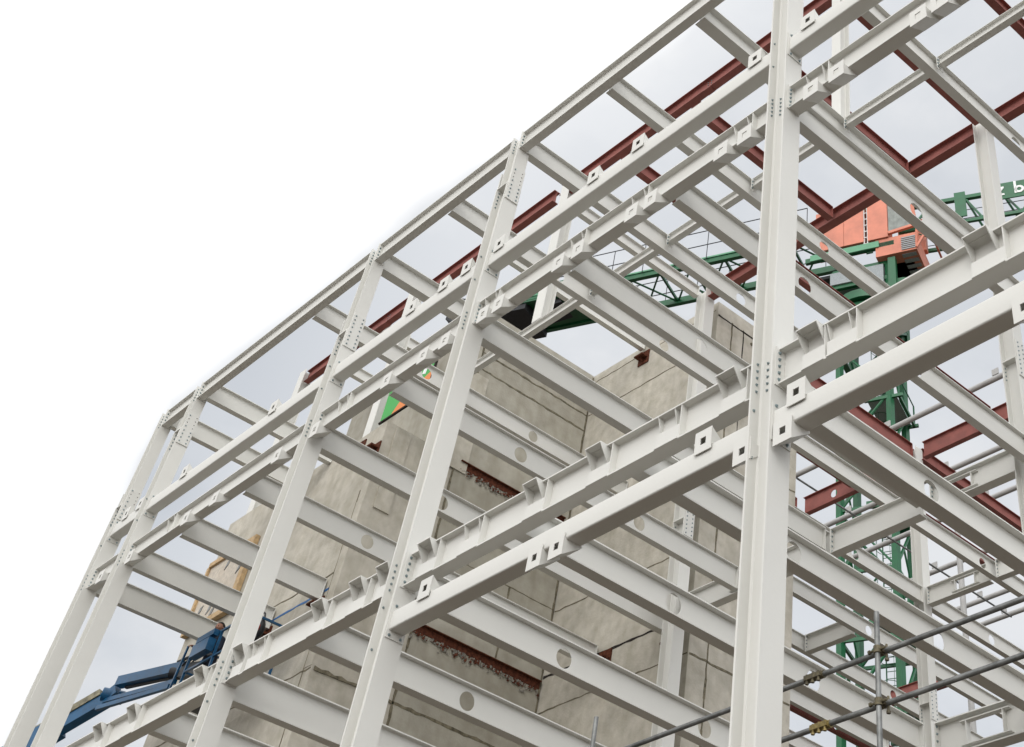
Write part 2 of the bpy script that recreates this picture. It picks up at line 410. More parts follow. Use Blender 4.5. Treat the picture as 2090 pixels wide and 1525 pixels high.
for i, (a, b) in enumerate(BAYS):
    # roof edge beam
    t = thing('roof_edge_beam', 'white roof edge I beam ' + BN[i], 'steel beam', 'white roof edge beams of the facade')
    ibeam(MB(), 'x', a + .014, b - .014, 7.65, 7.81, ROOF_B, ROOF_T, .014, .009).obj('beam', 'white', t)
    endplate(t, a, 1, 7.645, 7.86, ROOF_B - .01, ROOF_T, [(yy, ROOF_B + .06 + j * .085) for yy in (7.675, 7.83) for j in range(4)])
    endplate(t, b, -1, 7.645, 7.86, ROOF_B - .01, ROOF_T, [])
    # upper box rail
    t = thing('box_rail', 'white upper box rail with rounded edges ' + BN[i], 'steel rail', 'white box rails of the facade')
    rhs(MB(), a + .014, b - .014, 7.645, 7.865, 13.59, 13.87).obj('tube', 'white', t)
    endplate(t, a, 1, 7.62, 7.895, 13.49, 13.97, [(7.67, 13.53), (7.845, 13.53), (7.67, 13.93), (7.845, 13.93)])
    endplate(t, b, -1, 7.62, 7.895, 13.49, 13.97, [])
    for xc in rhs_up.get(i, []): clip(t, xc, 13.87, False, 7.63, 7.88)
    # upper floor beam
    t = thing('facade_floor_beam', 'white upper floor beam with square holed brackets ' + BN[i], 'steel beam', 'white upper floor beams of the facade')
    ibeam(MB(), 'x', a + .014, b - .014, 7.68, 7.87, UP_B, UP_T, .016, .010).obj('beam', 'white', t)
    endplate(t, a, 1, 7.655, 7.875, UP_B - .015, UP_T + .02, [(yy, UP_B + .05 + j * .078) for yy in (7.70, 7.84) for j in range(5)])
    endplate(t, b, -1, 7.655, 7.875, UP_B - .015, UP_T + .02, [])
    for xc in up_clips.get(i, []): clip(t, xc, UP_B, True, 7.60, 7.865)
    for x0, x1 in up_pock.get(i, []): pocket(t, x0, x1, UP_T, 7.68, 0, UP_B, False)
    if i == 0:
        continue
    # lower floor beam
    t = thing('facade_floor_beam', 'deep white lower floor beam with open pockets ' + BN[i], 'steel beam', 'white lower floor beams of the facade')
    ibeam(MB(), 'x', a + .014, b - .014, 7.68, 7.88, LO_B, LO_T, .018, .011).obj('beam', 'white', t)
    endplate(t, a, 1, 7.64, 7.885, LO_B - .02, LO_T + .015, [(yy, LO_B + .06 + j * .085) for yy in (7.69, 7.84) for j in range(5)])
    endplate(t, b, -1, 7.64, 7.885, LO_B - .02, LO_T + .015, [])
    for x0, x1, p in lo_pock.get(i, []): pocket(t, x0, x1, LO_T, 7.68, .10 if p else 0, LO_B, True, .02 if x1 in (-6.97, -18.42) else .10)
    if i >= 3:
        t = thing('box_rail', 'white lower box rail with rounded edges ' + BN[i], 'steel rail', 'white lower box rails of the facade')
        rhs(MB(), a + .014, b - .014, 7.645, 7.875, 7.47, 7.725).obj('tube', 'white', t)
        endplate(t, a, 1, 7.62, 7.90, 7.37, 7.83, [(7.67, 7.41), (7.845, 7.41), (7.67, 7.79)])
        endplate(t, b, -1, 7.62, 7.90, 7.37, 7.83, [])
        for xc, dn in lrhs.get(i, []): clip(t, xc, 7.47 if dn else 7.725, bool(dn), 7.63, 7.89)
    if i < 3: continue
    # long lintel channel behind the lower floor beam
    t = thing('back_lintel', 'thin white lintel behind the lower floor beam ' + BN[i], 'steel beam', 'lintels behind the lower floor beams')
    n_ = int((b - a) / 2.2)
    for j in range(n_):
        xa = a + .05 + j * (b - a) / n_; xb = xa + (b - a) / n_ - .32
        mb = MB().box(xa + .12, xb + .2, 8.30, 8.44, 8.10, 8.20) if False else MB()
        mb.extr([(8.26, 8.17), (8.44, 8.17), (8.44, 8.33), (8.26, 8.33)], xa + .06, xb + .16, AX['x'])
        mb.box(xa + .3, xa + .85, 8.235, 8.2595, 8.23, 8.27)
        mb.obj('segment', 'white', t)

# ------------------------------------------------------------------ joists running back from the facade
_cnt = {}
WORD = ['first', 'second', 'third', 'fourth', 'fifth']
def near(x, key='any'):
    best = min(range(5), key=lambda k: abs(CXS[k] - .09 - x))
    if abs(CXS[best] - .09 - x) < .36: return 'in line with the %s front column' % ORD[best]
    ks = [k for k in range(5) if CXS[k] - .09 < x]
    k = max(ks) if ks else 0
    same = sorted(q for q in JX[key] if ks and CXS[k] + .3 < q < (CXS[k + 1] - .45 if k < 4 else 9))
    return '%s one right of the %s front column line' % (WORD[min(range(len(same)), key=lambda i_: abs(same[i_] - x))] if same else 'first', ORD[k])
JX = {}
def joist(x, w, y0, y1, zb, zt, m_, level, holes=(), cat='steel joist', name='joist', extra='', tf=.014, plate=True, col='white'):
    t = thing(name, '%s %s%s, %s' % (col, level, extra, near(x, level + extra)), cat, '%ss%s' % (level, extra))
    ibeam(MB(), 'y', y0, y1, x - w, x, zb, zt, tf, .009, holes).obj('beam', m_, t)
    if plate:
        pl = MB().box(x - w * .96, x - w * .04, y1 + .001, y1 + .012, zb + .01, zt - .01).obj('end_plate', m_, t)
    return t
# roof level
L_ = ((-7.68, 16.0, [(13.5, .13)]), (-9.72, 15.95, []), (-11.97, 16.0, [(13.3, .13)]), (-14.23, 16.0, [(13.34, .13)]), (-16.48, 16.0, [(10.48, .13), (13.35, .13)]),
                 (-18.87, 15.9, [(13.87, .13)]), (-21.18, 16.5, [(10.66, .13), (13.67, .13)]), (-25.56, 11.08, []), (-27.23, 11.08, []))
JX['roof joist'] = [q[0] for q in L_]
for x, y1, h in L_:
    w = .22 if x in (-9.72, -18.87) else .16
    joist(x, w, 7.83, y1, ROOF_B - .01, ROOF_T - .0, 'white', 'roof joist', h)
L_ = ((-7.68, 16.3, 24.5, [(19, .13)]), (-16.62, 16.3, 33, [(24.3, .13)]), (-18.8, 16.3, 24.6, [(22.06, .13)]), (-18.8, 24.95, 33, [(27.56, .13)]),
                     (-21.05, 19.7, 36, [(25.2, .13)]), (-22.95, 20, 34, [(28.49, .13)]), (-25.3, 20, 31, []), (-27.3, 20.2, 34, []))
JX['roof joist behind the inner columns'] = [q[0] for q in L_ if q[1] < 24.7]; JX['roof joist past the farthest column'] = [-18.8]
for x, y0, y1, h in L_:
    joist(x, .16, y0, y1, ROOF_B - .01, ROOF_T, 'white', 'roof joist', h, extra=' past the farthest column' if y0 > 24.7 else ' behind the inner columns')
# upper floor
L_ = ((-7.62, 16.0, [(10.4, .14)]), (-9.85, 16.0, [(10.53, .14), (13.13, .14)]), (-12.08, 15.95, [(10.54, .14)]), (-14.40, 16.0, []),
                 (-16.68, 16.0, [(10.6, .14), (13.45, .14)]), (-19.05, 16.45, [(10.64, .14)]), (-21.38, 16.45, [(10.55, .14)]),
                 (-23.75, 11.05, []), (-25.75, 11.05, []), (-27.4, 11.05, []))
JX['upper floor joist'] = [q[0] for q in L_]
for x, y1, h in L_:
    joist(x, .18 if x in (-14.40, -19.05) else .15, 7.89, y1, 12.40, UP_T - .002, 'white', 'upper floor joist', h)
# lower floor
L_ = ((-7.76, 16, [(10.54, .14)], 8.12), (-9.92, 15.6, [(10.54, .14), (13.37, .14)], 8.12), (-12.05, 15.6, [(10.5, .14), (13.25, .14)], 8.12),
                     (-14.40, 16, [(10.59, .14), (13.4, .14)], 8.08), (-16.67, 16.4, [(10.59, .14)], 8.08), (-19.02, 16.4, [], 7.98), (-21.35, 16.4, [], 8.08), (-23.7, 11.05, [], 8.08))
JX['lower floor joist'] = [q[0] for q in L_]
for x, y1, h, zb in L_:
    joist(x, .20, 7.90, y1, zb, LO_T - .002, 'white', 'lower floor joist', h, tf=.018)
# high steel level: white ties
JX['high tie beam above the roof'] = [-21.2, -18.6, -26.0, -28.2]
for x, y1 in ((-21.2, 16.45), (-18.6, 15.9), (-26.0, 12.95), (-28.2, 12.95)):
    joist(x, .15, 11.45, y1, 20.78, 21.1, 'white', 'high tie beam', (), extra=' above the roof', name='tie_beam', cat='steel beam')
# red beams of the high level
JX['high cross beam in the front row'] = [-7.7, -11.95, -14.2, -16.5, -9.86]; JX['high cross beam in the middle row'] = [-16.1, -18.8, -20.95, -23.2, -7.7]; JX['high cross beam at the far back'] = [-18.72, -20.75]
def redY(x, y0, y1, zb=20.74, holes=()):
    joist(x, .17, y0, y1, zb, 21.1, 'red', 'high cross beam', holes, extra=' in the front row' if y0 < 15 else ' in the middle row' if y0 < 24 else ' at the far back', name='red_beam', cat='steel beam', col='dark red')
for x in (-7.7, -11.95, -14.2, -16.5): redY(x, 11.46, 15.97)
redY(-9.86, 11.5, 15.85)
for x in (-16.1, -18.8, -20.95, -23.2): redY(x, 16.32 if x > -18 else 19.7, 24.5, 20.6)
for x in (-18.72, -20.75): redY(x, 24.85, 31)
redY(-7.7, 16.3, 24.4)
def redX(label, y, x0, x1, zb=20.74, zt=21.1, w=.17, holes=(), m_='red', name='red_beam', group='long red beams along the frame', plates=()):
    t = thing(name, label, 'steel beam', group)
    ibeam(MB(), 'x', x0, x1, y, y + w, zb, zt, .014, .010, holes).obj('beam', m_, t)
    for xx in plates:
        pl = MB().box(xx - .1, xx + .1, y - .0, y + w, zb - .014, zb - .001).obj('splice_plate', m_, t)
        for i in range(2):
            for j in range(4): place(BYs, 'bolt', t, (xx - .05 + i * .1, y + w / 2 - .006, zb + .06 + j * .075))
    return t
redX('dark red high beam ending on the leftmost post', 11.25, -29.5, -24.5, plates=(-25.6,))
redX('dark red high beam in the front line, right of the sign post', 11.25, -24.1, -18.75, plates=(-21.0,))
redX('longest dark red high beam, left of the nearest column', 11.25, -18.5, -10.05, plates=(-13.6,))
redX('dark red high beam stub right of the nearest column top', 11.25, -9.75, -3, plates=())
redX('dark red beam crossing the orange crane cab', 16.02, -18.4, -10.2, w=.22)
redX('dark red beam at the upper right edge, right of the tall inner column', 16.02, -9.8, -2, w=.22)
redX('dark red beam with a round hole in front of the green crane mast', 24.6, -23.05, -18.95, 20.55, holes=[(-21.9, .12)])
redX('dark red beam meeting a white column, at the right edge mid height', 24.6, -18.55, -8, 20.6)
redX('small dark red beam low behind the farthest white column', 35.8, -29.5, -26.4, 20.6)
redX('dark red roof beam low right with a round hole, seen under the joists', 26.5, -29.5, -25.8, 16.42, 16.84)
redY2 = thing('red_beam', 'long dark red beam low right running back behind the scaffold tubes', 'steel beam')
ibeam(MB(), 'y', 26.7, 32.5, -25.75, -25.58, 16.4, 16.84, .014, .01, [(29.0, .12)]).obj('beam', 'red', redY2)

# short white struts between roof joists, in one line
xs = [-21.18, -18.87, -16.48, -14.23, -11.97, -9.72, -7.68, -5.3, -3.0]
JX['strut'] = [(a + b) / 2 for a, b in zip(xs, xs[1:])]
for a, b in zip(xs, xs[1:]):
    t = thing('roof_strut', 'slim white strut between roof joists, %s' % near((a + b) / 2, 'strut'), 'steel strut', 'slim struts between the roof joists')
    ibeam(MB(), 'x', a + .02, b - .17, 11.22, 11.35, 16.62, 16.83, .010, .008).obj('beam', 'white', t)
    pl = MB().box(a + .002, a + .012, 11.21, 11.36, 16.55, 16.82).obj('end_plate', 'white', t)
    for j in range(3): place(BX, 'bolt', pl, (a + .012, 11.235, 16.60 + j * .08))
# cross beams on the inner column rows
def xbeam(label, y, x0, x1, zb, zt, w=.2, opening=None, bolts=True):
    t = thing('floor_cross_beam', label, 'steel beam', 'white cross beams on the inner column lines')
    if opening:
        o0, o1 = opening; h0, h1 = zb + .1, zt - .1; c = y + w / 2
        mb = MB()
        mb.box(x0, x1, y, y + w, zb, zb + .018); mb.box(x0, x1, y, y + w, zt - .018, zt)
        mb.box(x0, o0, c - .005, c + .005, zb + .018, zt - .018); mb.box(o1, x1, c - .005, c + .005, zb + .018, zt - .018)
        mb.box(o0, o1, c - .005, c + .005, zb + .018, h0); mb.box(o0, o1, c - .005, c + .005, h1, zt - .018)
        mb.obj('beam', 'white', t)
        fr = MB()
        fr.box(o0 - .12, o1 + .12, y + .02, c - .006, h1, h1 + .012); fr.box(o0 - .12, o1 + .12, y + .02, c - .006, h0 - .012, h0)
        for xx in (o0 - .012, o1): fr.box(xx, xx + .012, y + .02, c - .006, h0, h1)
        fr.obj('opening_frame', 'white', t)
    else:
        ibeam(MB(), 'x', x0, x1, y, y + w, zb, zt, .018, .011).obj('beam', 'white', t)
    pl = MB().box(x0 - .012, x0 - .001, y - .01, y + w + .01, zb - .01, zt + .01).obj('end_plate', 'white', t)
    if bolts:
        for j in range(5): place(BX, 'bolt', pl, (x0 - .001, y + .04, zb + .05 + j * (zt - zb - .1) / 4))
    return t
xbeam('white cross beam against the concrete tower, left of the nearest column', 16.08, -18.35, -14.45, 12.4, UP_T, opening=(-16.9, -16.1))
xbeam('broad white cross beam right of the nearest column with five bolts at its left end', 16.08, -14.35, -12.26, 12.36, UP_T)
xbeam('white cross beam with framed opening, left of the tall inner column', 16.08, -12.0, -10.25, 12.4, UP_T, opening=(-11.75, -11.15))
xbeam('white cross beam leaving the tall inner column to the right', 16.08, -9.8, -3, 12.4, UP_T)
xbeam('white cross beam with framed opening, right of the farthest white column', 24.65, -18.7, -16.8, 16.36, ROOF_T, opening=(-17.85, -17.25))
xbeam('short white cross beam far back near the right edge, above the tubes', 24.65, -16.55, -11, 16.36, ROOF_T)
xbeam('pale white cross beam in front of the crane mast foot, lower right', 24.65, -22.9, -21.25, 16.36, ROOF_T)
xbeam('white beam with a framed rectangular opening in the lower right corner', 15.68, -11.9, -9.95, 8.0, LO_T, w=.24, opening=(-11.35, -10.7))
xbeam('white lower floor cross beam right of the corner opening', 15.68, -9.7, -3, 8.0, LO_T, w=.24)

# ------------------------------------------------------------------ inner columns and high posts
def column(label, xn, y, z0, z1, d=.30, w=.30, splice=None, group='white inner columns', m_='white', axis='z', half=None):
    t = thing('steel_column', label, 'steel column', group)
    mb = MB()
    if axis == 'z': mb.extr(isec(y, y + w, xn - d, xn, .02, .012), z0, z1, AX['z'])
    else: mb.extr(isec(xn - w, xn, y, y + d, .016, .012), z0, z1, AX['w'])
    mb.obj('shaft', m_, t)
    if splice:
        pl = MB().box(xn + .001, xn + .02, y + .02, y + w - .02, splice - .4, splice + .4).obj('splice_plate', m_, t)
        for yy in (y + .07, y + w - .07):
            for i in range(8): place(BXs, 'bolt', pl, (xn + .02, yy, splice - .34 + i * .097))
        MB().box(xn - d - .02, xn - d - .001, y + .02, y + w - .02, splice - .4, splice + .4).obj('splice_plate', m_, t)
        MB().box(xn - d + .001, xn - .001, y - .004, y + w + .004, splice - .01, splice + .012).obj('cap_plate', m_, t)
        for i in range(4): place(BXs, 'bolt', t, (xn - d + .021, y + .06, splice - .1 - i * .085))
    return t
column('tall white inner column at the right, carrying a dark red beam, spliced lower down', -9.85, 15.98, GROUND, 21.08, .32, .27, 14.55)
column('white inner column standing against the concrete tower, left of the nearest column', -18.42, 15.98, GROUND, 21.08, .34, .3, 14.6)
column('farthest white column, right of the green crane mast', -18.78, 24.6, GROUND, 21.08, .33, .3, 13.9)
column('white post standing on the roof joists just right of the nearest column', -9.80, 11.22, 16.86, 21.08, .26, .21, axis='w')
column('white post on the roof joists right of the fourth column from left', -18.10, 11.22, 16.86, 21.08, .26, .30, axis='w')
column('white post beside the green and orange sign', -24.2, 11.16, 16.6, 21.08, .26, .3, axis='w')
column('leftmost white post on top of the concrete wall', -29.4, 11.16, 16.6, 21.08, .26, .3, axis='w')

# ------------------------------------------------------------------ concrete tower
tw = thing('concrete_tower', 'stained precast concrete stair tower rising behind the white frame', 'concrete tower')
def slab(name, b, m_='conc'): return MB().box(*b).obj(name, m_, tw)
slab('lower_front_wall', (-30.3, -23.32, 11.10, 13.0, GROUND, 16.58), 'conc2')
slab('upper_front_wall', (-29.6, -23.30, 13.003, 16.5, GROUND, 20.95))
slab('rear_wall', (-29.6, -18.53, 16.53, 19.5, GROUND, 20.97), 'conc2')
def line_x(y, x0, x1, z, m_='mortar', th=.035, wob=.03, slope=0):
    """irregular joint line on a wall facing -y"""
    mb = MB(); n = max(2, int((x1 - x0) / .18)); pv = None
    for i in range(n + 1):
        x = x0 + (x1 - x0) * i / n; zz = z + slope * (x - x0) + random.uniform(-wob, wob) * .5; h = th * random.uniform(.55, 1.2)
        if pv:
            vs = [(pv[0], y - .006, pv[1] - pv[2] / 2), (x, y - .006, zz - h / 2), (x, y - .006, zz + h / 2), (pv[0], y - .006, pv[1] + pv[2] / 2)]
            vs += [(a_, y + .01, c_) for a_, b_, c_ in vs]
            mb.add(vs, [(0, 1, 2, 3), (4, 7, 6, 5), (0, 4, 5, 1), (3, 2, 6, 7)])
        pv = (x, zz, h)
    return mb.obj('joint', m_, tw)
def line_y(x, y0, y1, z, m_='mortar', th=.035, wob=.03):
    mb = MB(); n = max(2, int((y1 - y0) / .15)); pv = None
    for i in range(n + 1):
        y = y0 + (y1 - y0) * i / n; zz = z + random.uniform(-wob, wob) * .5; h = th * random.uniform(.55, 1.2)
        if pv:
            vs = [(x + .006, pv[0], pv[1] - pv[2] / 2), (x + .006, y, zz - h / 2), (x + .006, y, zz + h / 2), (x + .006, pv[0], pv[1] + pv[2] / 2)]
            vs += [(x - .01, b_, c_) for a_, b_, c_ in vs]
            mb.add(vs, [(0, 1, 2, 3), (4, 7, 6, 5), (0, 4, 5, 1), (3, 2, 6, 7)])
        pv = (y, zz, h)
    return mb.obj('joint', m_, tw)
def line_z(axis, c, p, z0, z1, m_='mortar', th=.04, wob=.02):
    """vertical joint: axis 'f' on a -y wall (c=y, p=x), axis 's' on a +x wall (c=x, p=y)"""
    mb = MB(); n = max(2, int((z1 - z0) / .2)); pv = None
    for i in range(n + 1):
        z = z0 + (z1 - z0) * i / n; q = p + random.uniform(-wob, wob) * .5; h = th * random.uniform(.6, 1.2)
        if pv:
            if axis == 'f':
                vs = [(pv[1] - h / 2, c - .006, pv[0]), (pv[1] + h / 2, c - .006, pv[0]), (q + h / 2, c - .006, z), (q - h / 2, c - .006, z)]
                vs += [(a_, c + .01, c_) for a_, b_, c_ in vs]
            else:
                vs = [(c + .006, pv[1] - h / 2, pv[0]), (c + .006, pv[1] + h / 2, pv[0]), (c + .006, q + h / 2, z), (c + .006, q - h / 2, z)]
                vs += [(c - .01, b_, c_) for a_, b_, c_ in vs]
            mb.add(vs, [(0, 1, 2, 3), (4, 7, 6, 5), (0, 4, 5, 1), (3, 2, 6, 7), (0, 3, 7, 4), (1, 5, 6, 2)])
        pv = (z, q)
    return mb.obj('joint', m_, tw)
for z in (12.97, 10.9, 9.2, 7.2, 5.0): line_x(11.10, -30.3, -23.34, z)
line_x(11.10, -29.8, -23.4, 12.62, 'bluet', .05, .02)
for z in (19.67, 14.24, 11.9, 9.9, 8.0): line_x(16.53, -23.28, -18.55, z, th=.03)
line_x(16.53, -23.28, -18.9, 12.70, 'gap', .06, .015)
line_x(16.53, -23.28, -18.6, 20.72, th=.02)
for z in (19.67, 19.2): line_y(-23.30, 13.05, 16.5, z, th=.05)
for z in (10.9, 8.9, 6.5): line_y(-23.30, 11.15, 16.5, z, th=.07)
line_y(-23.30, 13.3, 16.5, 14.3, th=.02)
line_z('s', -23.30, 13.02, GROUND, 20.9, th=.05); line_z('f', 11.10, -23.62, 9, 14.9, th=.03)
line_z('s', -23.30, 16.49, GROUND, 20.9, th=.05); line_z('s', -23.30, 15.2, 12.65, 14.3, th=.05)
line_z('s', -18.53, 17.05, GROUND, 20.6, th=.05); line_z('s', -18.53, 17.45, 17.0, 20.6, 'gap', .03)
for z in (20.55,): line_y(-18.53, 16.55, 19.48, z, 'gap', .05, .01)
for z in (16.95, 11.9, 7.5): line_y(-18.53, 16.55, 19.48, z, th=.05)
for i in range(6):
    MB().cyl((-18.54, 17.75 + i * .33, 20.35), (-18.515, 17.75 + i * .33, 20.35), .045, 12).obj('tie_hole', 'mortar', tw)
MB().box(-23.60, -23.325, 11.088, 11.099, 10.95, 14.6).obj('corner_strip', 'conc2', tw)
# cast recesses beside the block corner
MB().box(-23.32, -23.28, 11.35, 11.75, 14.5, 16.5).obj('corner_panel', 'conc2', tw)
MB().box(-23.295, -23.27, 12.75, 13.35, 16.3, 19.0).obj('corner_panel', 'conc2', tw)
# rusted shelf angles with broken mortar under them
def crumbs(x, y0, y1, z, n):
    mb = MB()
    for i in range(n):
        y = random.uniform(y0, y1); s = random.uniform(.012, .045); zz = z - abs(random.gauss(0, .07))
        mb.add([(x + .004, y - s, zz - s * .5), (x + .02, y, zz - s), (x + .004, y + s, zz - s * .3), (x + .012, y + s * .3, zz + s * .7), (x + .004, y - s * .6, zz + s * .5)],
               [(0, 1, 3, 4), (1, 2, 3)])
    mb.obj('broken_mortar', 'crumb', tw)['kind'] = 'stuff'
    mb = MB()
    for i in range(n):
        y = random.uniform(y0, y1); s = random.uniform(.015, .05); zz = z - abs(random.gauss(0, .05))
        mb.add([(x + .006, y - s, zz - s * .5), (x + .022, y, zz - s), (x + .006, y + s, zz - s * .3), (x + .006, y + s * .2, zz + s)], [(0, 1, 3), (1, 2, 3)])
    mb.obj('rust_scale', 'rust', tw)['kind'] = 'stuff'
for y0, y1, z in ((13.15, 16.35, 16.56), (13.0, 16.47, 12.58)):
    mb = MB().box(-23.30, -23.22, y0, y1, z, z + .02).box(-23.30, -23.285, y0, y1, z - .15, z)
    mb.obj('rusted_angle', 'rust', tw)
    crumbs(-23.285, y0, y1, z - .16, 110)
# rusted beam seats on the walls
for x, y, z, s in ((-23.85, 11.10, 12.32, .16), (-25.85, 11.10, 12.30, .16), (-24.3, 11.10, 16.2, .22), (-25.7, 13.0, 20.5, .2), (-21.25, 16.53, 20.55, .2),
                   (-21.15, 16.53, 12.5, .2), (-19.0, 16.53, 12.2, .22), (-23.45, 11.10, 15.9, .14)):
    mb = MB().box(x - s, x + s, y - .03, y - .002, z - s, z + s)
    mb.extr([(y - .03, z - .02), (y - .2, z - .02), (y - .03, z - s * .9)], x - .02, x + .02, lambda u, v, t_: (t_, u, v))
    mb.box(x - s * .8, x + s * .8, y - .22, y - .03, z - .04, z - .0)
    mb.obj('beam_seat', 'rust', tw)
slabp = MB().box(-19.25, -18.75, 16.50, 16.528, 11.95, 12.45).obj('rust_plate', 'rust', tw)

# boarded opening on the left of the tower
bd = thing('boarded_opening', 'plywood boarded opening in a pine timber frame on the concrete tower', 'board')
MB().box(-30.25, -28.2, 11.04, 11.07, 13.62, 15.4).obj('plywood', 'ply', bd)
for i, b_ in enumerate(((-30.3, -28.1, 10.98, 11.09, 15.33, 15.45), (-28.3, -28.1, 10.97, 11.09, 13.7, 15.33), (-30.3, -28.1, 10.96, 11.09, 13.55, 13.69), (-30.36, -30.26, 10.98, 11.09, 13.69, 15.33))):
    MB().box(*b_).obj('timber', 'wood', bd)
for x, z in ((-29.3, 15.1), (-28.55, 14.75), (-29.9, 14.1), (-29.4, 14.0), (-29.2, 13.85)):
    MB().extr([(x - .09, z - .12), (x + .06, z - .02), (x + .09, z + .12), (x - .03, z + .08)], 11.025, 11.04, lambda u, v, t_: (u, t_, v)).obj('grey_tag', 'galv', bd)
# green and orange sign
sg = thing('sign_board', 'green and orange painted sign board on top of the concrete wall between two columns', 'sign')
def flat(poly, y0, y1, name, m_): return MB().extr(poly, y0, y1, lambda u, v, t_: (u, t_, v)).obj(name, m_, sg)
flat([(-23.92, 16.86), (-22.08, 16.86), (-22.08, 18.1), (-23.92, 18.1)], 11.20, 11.22, 'board', 'sgreen')
flat([(-23.48, 16.87), (-22.10, 16.87), (-22.10, 17.48), (-22.35, 17.40), (-23.15, 17.22)], 11.195, 11.199, 'orange_area', 'sorange')
flat([(-22.55, 17.56), (-22.40, 17.50), (-22.36, 17.66), (-22.5, 17.7)], 11.192, 11.199, 'white_mark', 'lwhite')
for b_ in ((-23.95, -22.05, 11.18, 11.23, 16.81, 16.855), (-22.075, -22.03, 11.18, 11.23, 16.86, 18.1)): MB().box(*b_).obj('edge_trim', 'gap', sg)

# ------------------------------------------------------------------ pale round tubes beyond
for i, y in enumerate((27.4, 30.4, 32.6, 35.2, 37.9, 39.4)):
    t = thing('round_tube', 'pale round tube crossing beyond the frame, %s of six counted from the nearest' % ['first', 'second', 'third', 'fourth', 'fifth', 'sixth'][i], 'tube', 'pale round tubes beyond the frame')
    MB().cyl((-28, y, 24.5), (-9, y, 24.5), .09, 14).obj('tube', 'pipe', t)
    for k in range(4):
        xx = -26.3 + k * 4.3
        MB().box(xx - .12, xx + .12, y - .02, y + .02, 24.64, 24.85).obj('cleat', 'pipe', t)
for x in (-26.0, -19.4):
    tag(MB().cyl((x, 27.4, 24.38), (x, 39.4, 24.38), .035, 8).obj('tie_rod', 'galv'), 'thin grey tie rod under the pale round tubes, %s one' % ('left' if x < -22 else 'right'), 'tie rod', 'tie rods')
for x, y in ((-23.3, 32.6),):
    tag(MB().cyl((x, y, GROUND), (x, y, 24.5), .10, 14).obj('tube_post', 'pipe'), 'pale round post standing beyond the frame, %s' % ('nearest to the crane mast' if x == -26.6 else 'left of the mast' if x < -30 else 'right of the mast'), 'post', 'pale round posts')

# ------------------------------------------------------------------ scaffold in the bay behind the front columns
ys = 8.42
def sca(name, label, p, q, cat='scaffold tube'):
    t = thing(name, label, cat, 'galvanised scaffold tubes')
    mb = MB(); p, q = Vector(p), Vector(q); d = (q - p).normalized()
    n = 16; a = d.orthogonal().normalized(); b = d.cross(a); ro, ri = .0242, .0205
    rings = [(p, ro), (q, ro), (q, ri), (p, ri)]
    vs = [c + (a * math.cos(2 * math.pi * i / n) + b * math.sin(2 * math.pi * i / n)) * r for c, r in rings for i in range(n)]
    fs = [(k * n + i, k * n + (i + 1) % n, ((k + 1) % 4) * n + (i + 1) % n, ((k + 1) % 4) * n + i) for k in range(4) for i in range(n)]
    mb.add(vs, fs); mb.obj('tube', 'galv', t); return t
h1 = sca('scaffold_tube', 'upper of the two sloping looking grey scaffold tubes, passing behind the nearest column', (-14.5, ys, 5.29), (-3.5, ys, 5.33))
h2 = sca('scaffold_tube', 'lower grey scaffold tube with a golden sleeve coupler, lower right', (-11.5, ys, 4.84), (-3.5, ys, 4.88))
v1 = sca('scaffold_standard', 'upright grey scaffold tube with an open top, crossing both long tubes', (-6.92, ys - .055, GROUND), (-6.92, ys - .055, 5.66))
v2 = sca('scaffold_standard', 'short upright grey scaffold tube end at the bottom, left of the nearest column', (-10.72, ys - .055, GROUND), (-10.72, ys - .055, 5.72))
def sleeve(par, x, z, m_):
    t = MB().cyl((x - .11, ys, z), (x + .11, ys, z), .034, 16)
    t.box(x - .10, x + .10, ys - .045, ys - .02, z - .022, z + .022)
    for k in (-.07, 0, .07): t.cyl((x + k, ys - .03, z - .045), (x + k, ys - .03, z + .03), .012, 8); t.cyl((x + k, ys - .03, z - .06), (x + k, ys - .03, z - .045), .018, 6)
    t.obj('sleeve_coupler', m_, par)
def swivel(par, x, z):
    t = MB(); t.cyl((x - .03, ys, z), (x + .03, ys, z), .036, 14); t.cyl((x, ys - .055, z - .03), (x, ys - .055, z + .03), .036, 14)
    t.box(x - .05, x + .05, ys - .045, ys - .012, z - .022, z + .022)
    t.cyl((x - .09, ys - .055, z), (x + .09, ys - .055, z), .011, 8); t.cyl((x - .1, ys - .055, z), (x - .08, ys - .055, z), .02, 6)
    t.cyl((x + .05, ys + .01, z - .07), (x + .05, ys + .01, z + .06), .011, 8); t.cyl((x + .05, ys + .01, z - .085), (x + .05, ys + .01, z - .065), .02, 6)
    t.obj('swivel_coupler', 'brass', par)
sleeve(h1, -7.70, 5.315, 'brass'); sleeve(h2, -7.62, 4.855, 'gold')
swivel(v1, -6.92, 5.318); swivel(v1, -6.92, 4.865); swivel(v2, -10.72, 5.305)

# ------------------------------------------------------------------ tower crane
cr = thing('tower_crane', 'green tower crane with orange machine house standing behind the frame', 'crane')
P0 = Vector((-33.0, 40.0, 0)); U = Vector((.922, .387, 0)); V = Vector((-.387, .922, 0))
def cp(u, v, z): return P0 + U * u + V * v + Vector((0, 0, z))
HU = .75
def cbox(mb, u0, u1, v0, v1, z0, z1):
    vs = [cp(u, v, z) for z in (z0, z1) for u, v in ((u0, v0), (u1, v0), (u1, v1), (u0, v1))]
    return mb.add(vs, [(0, 3, 2, 1), (4, 5, 6, 7), (0, 1, 5, 4), (1, 2, 6, 5), (2, 3, 7, 6), (3, 0, 4, 7)])
hw = 1.25; MT = 43.0
for su, sv in ((-1, -1), (1, -1), (1, 1), (-1, 1)):
    mb = MB().bar(cp(su * hw, sv * hw, GROUND), cp(su * hw, sv * hw, MT), .28, .28); mb.obj('mast_leg', 'green', cr)
br = MB(); hb = MB(); k = 0; z = GROUND
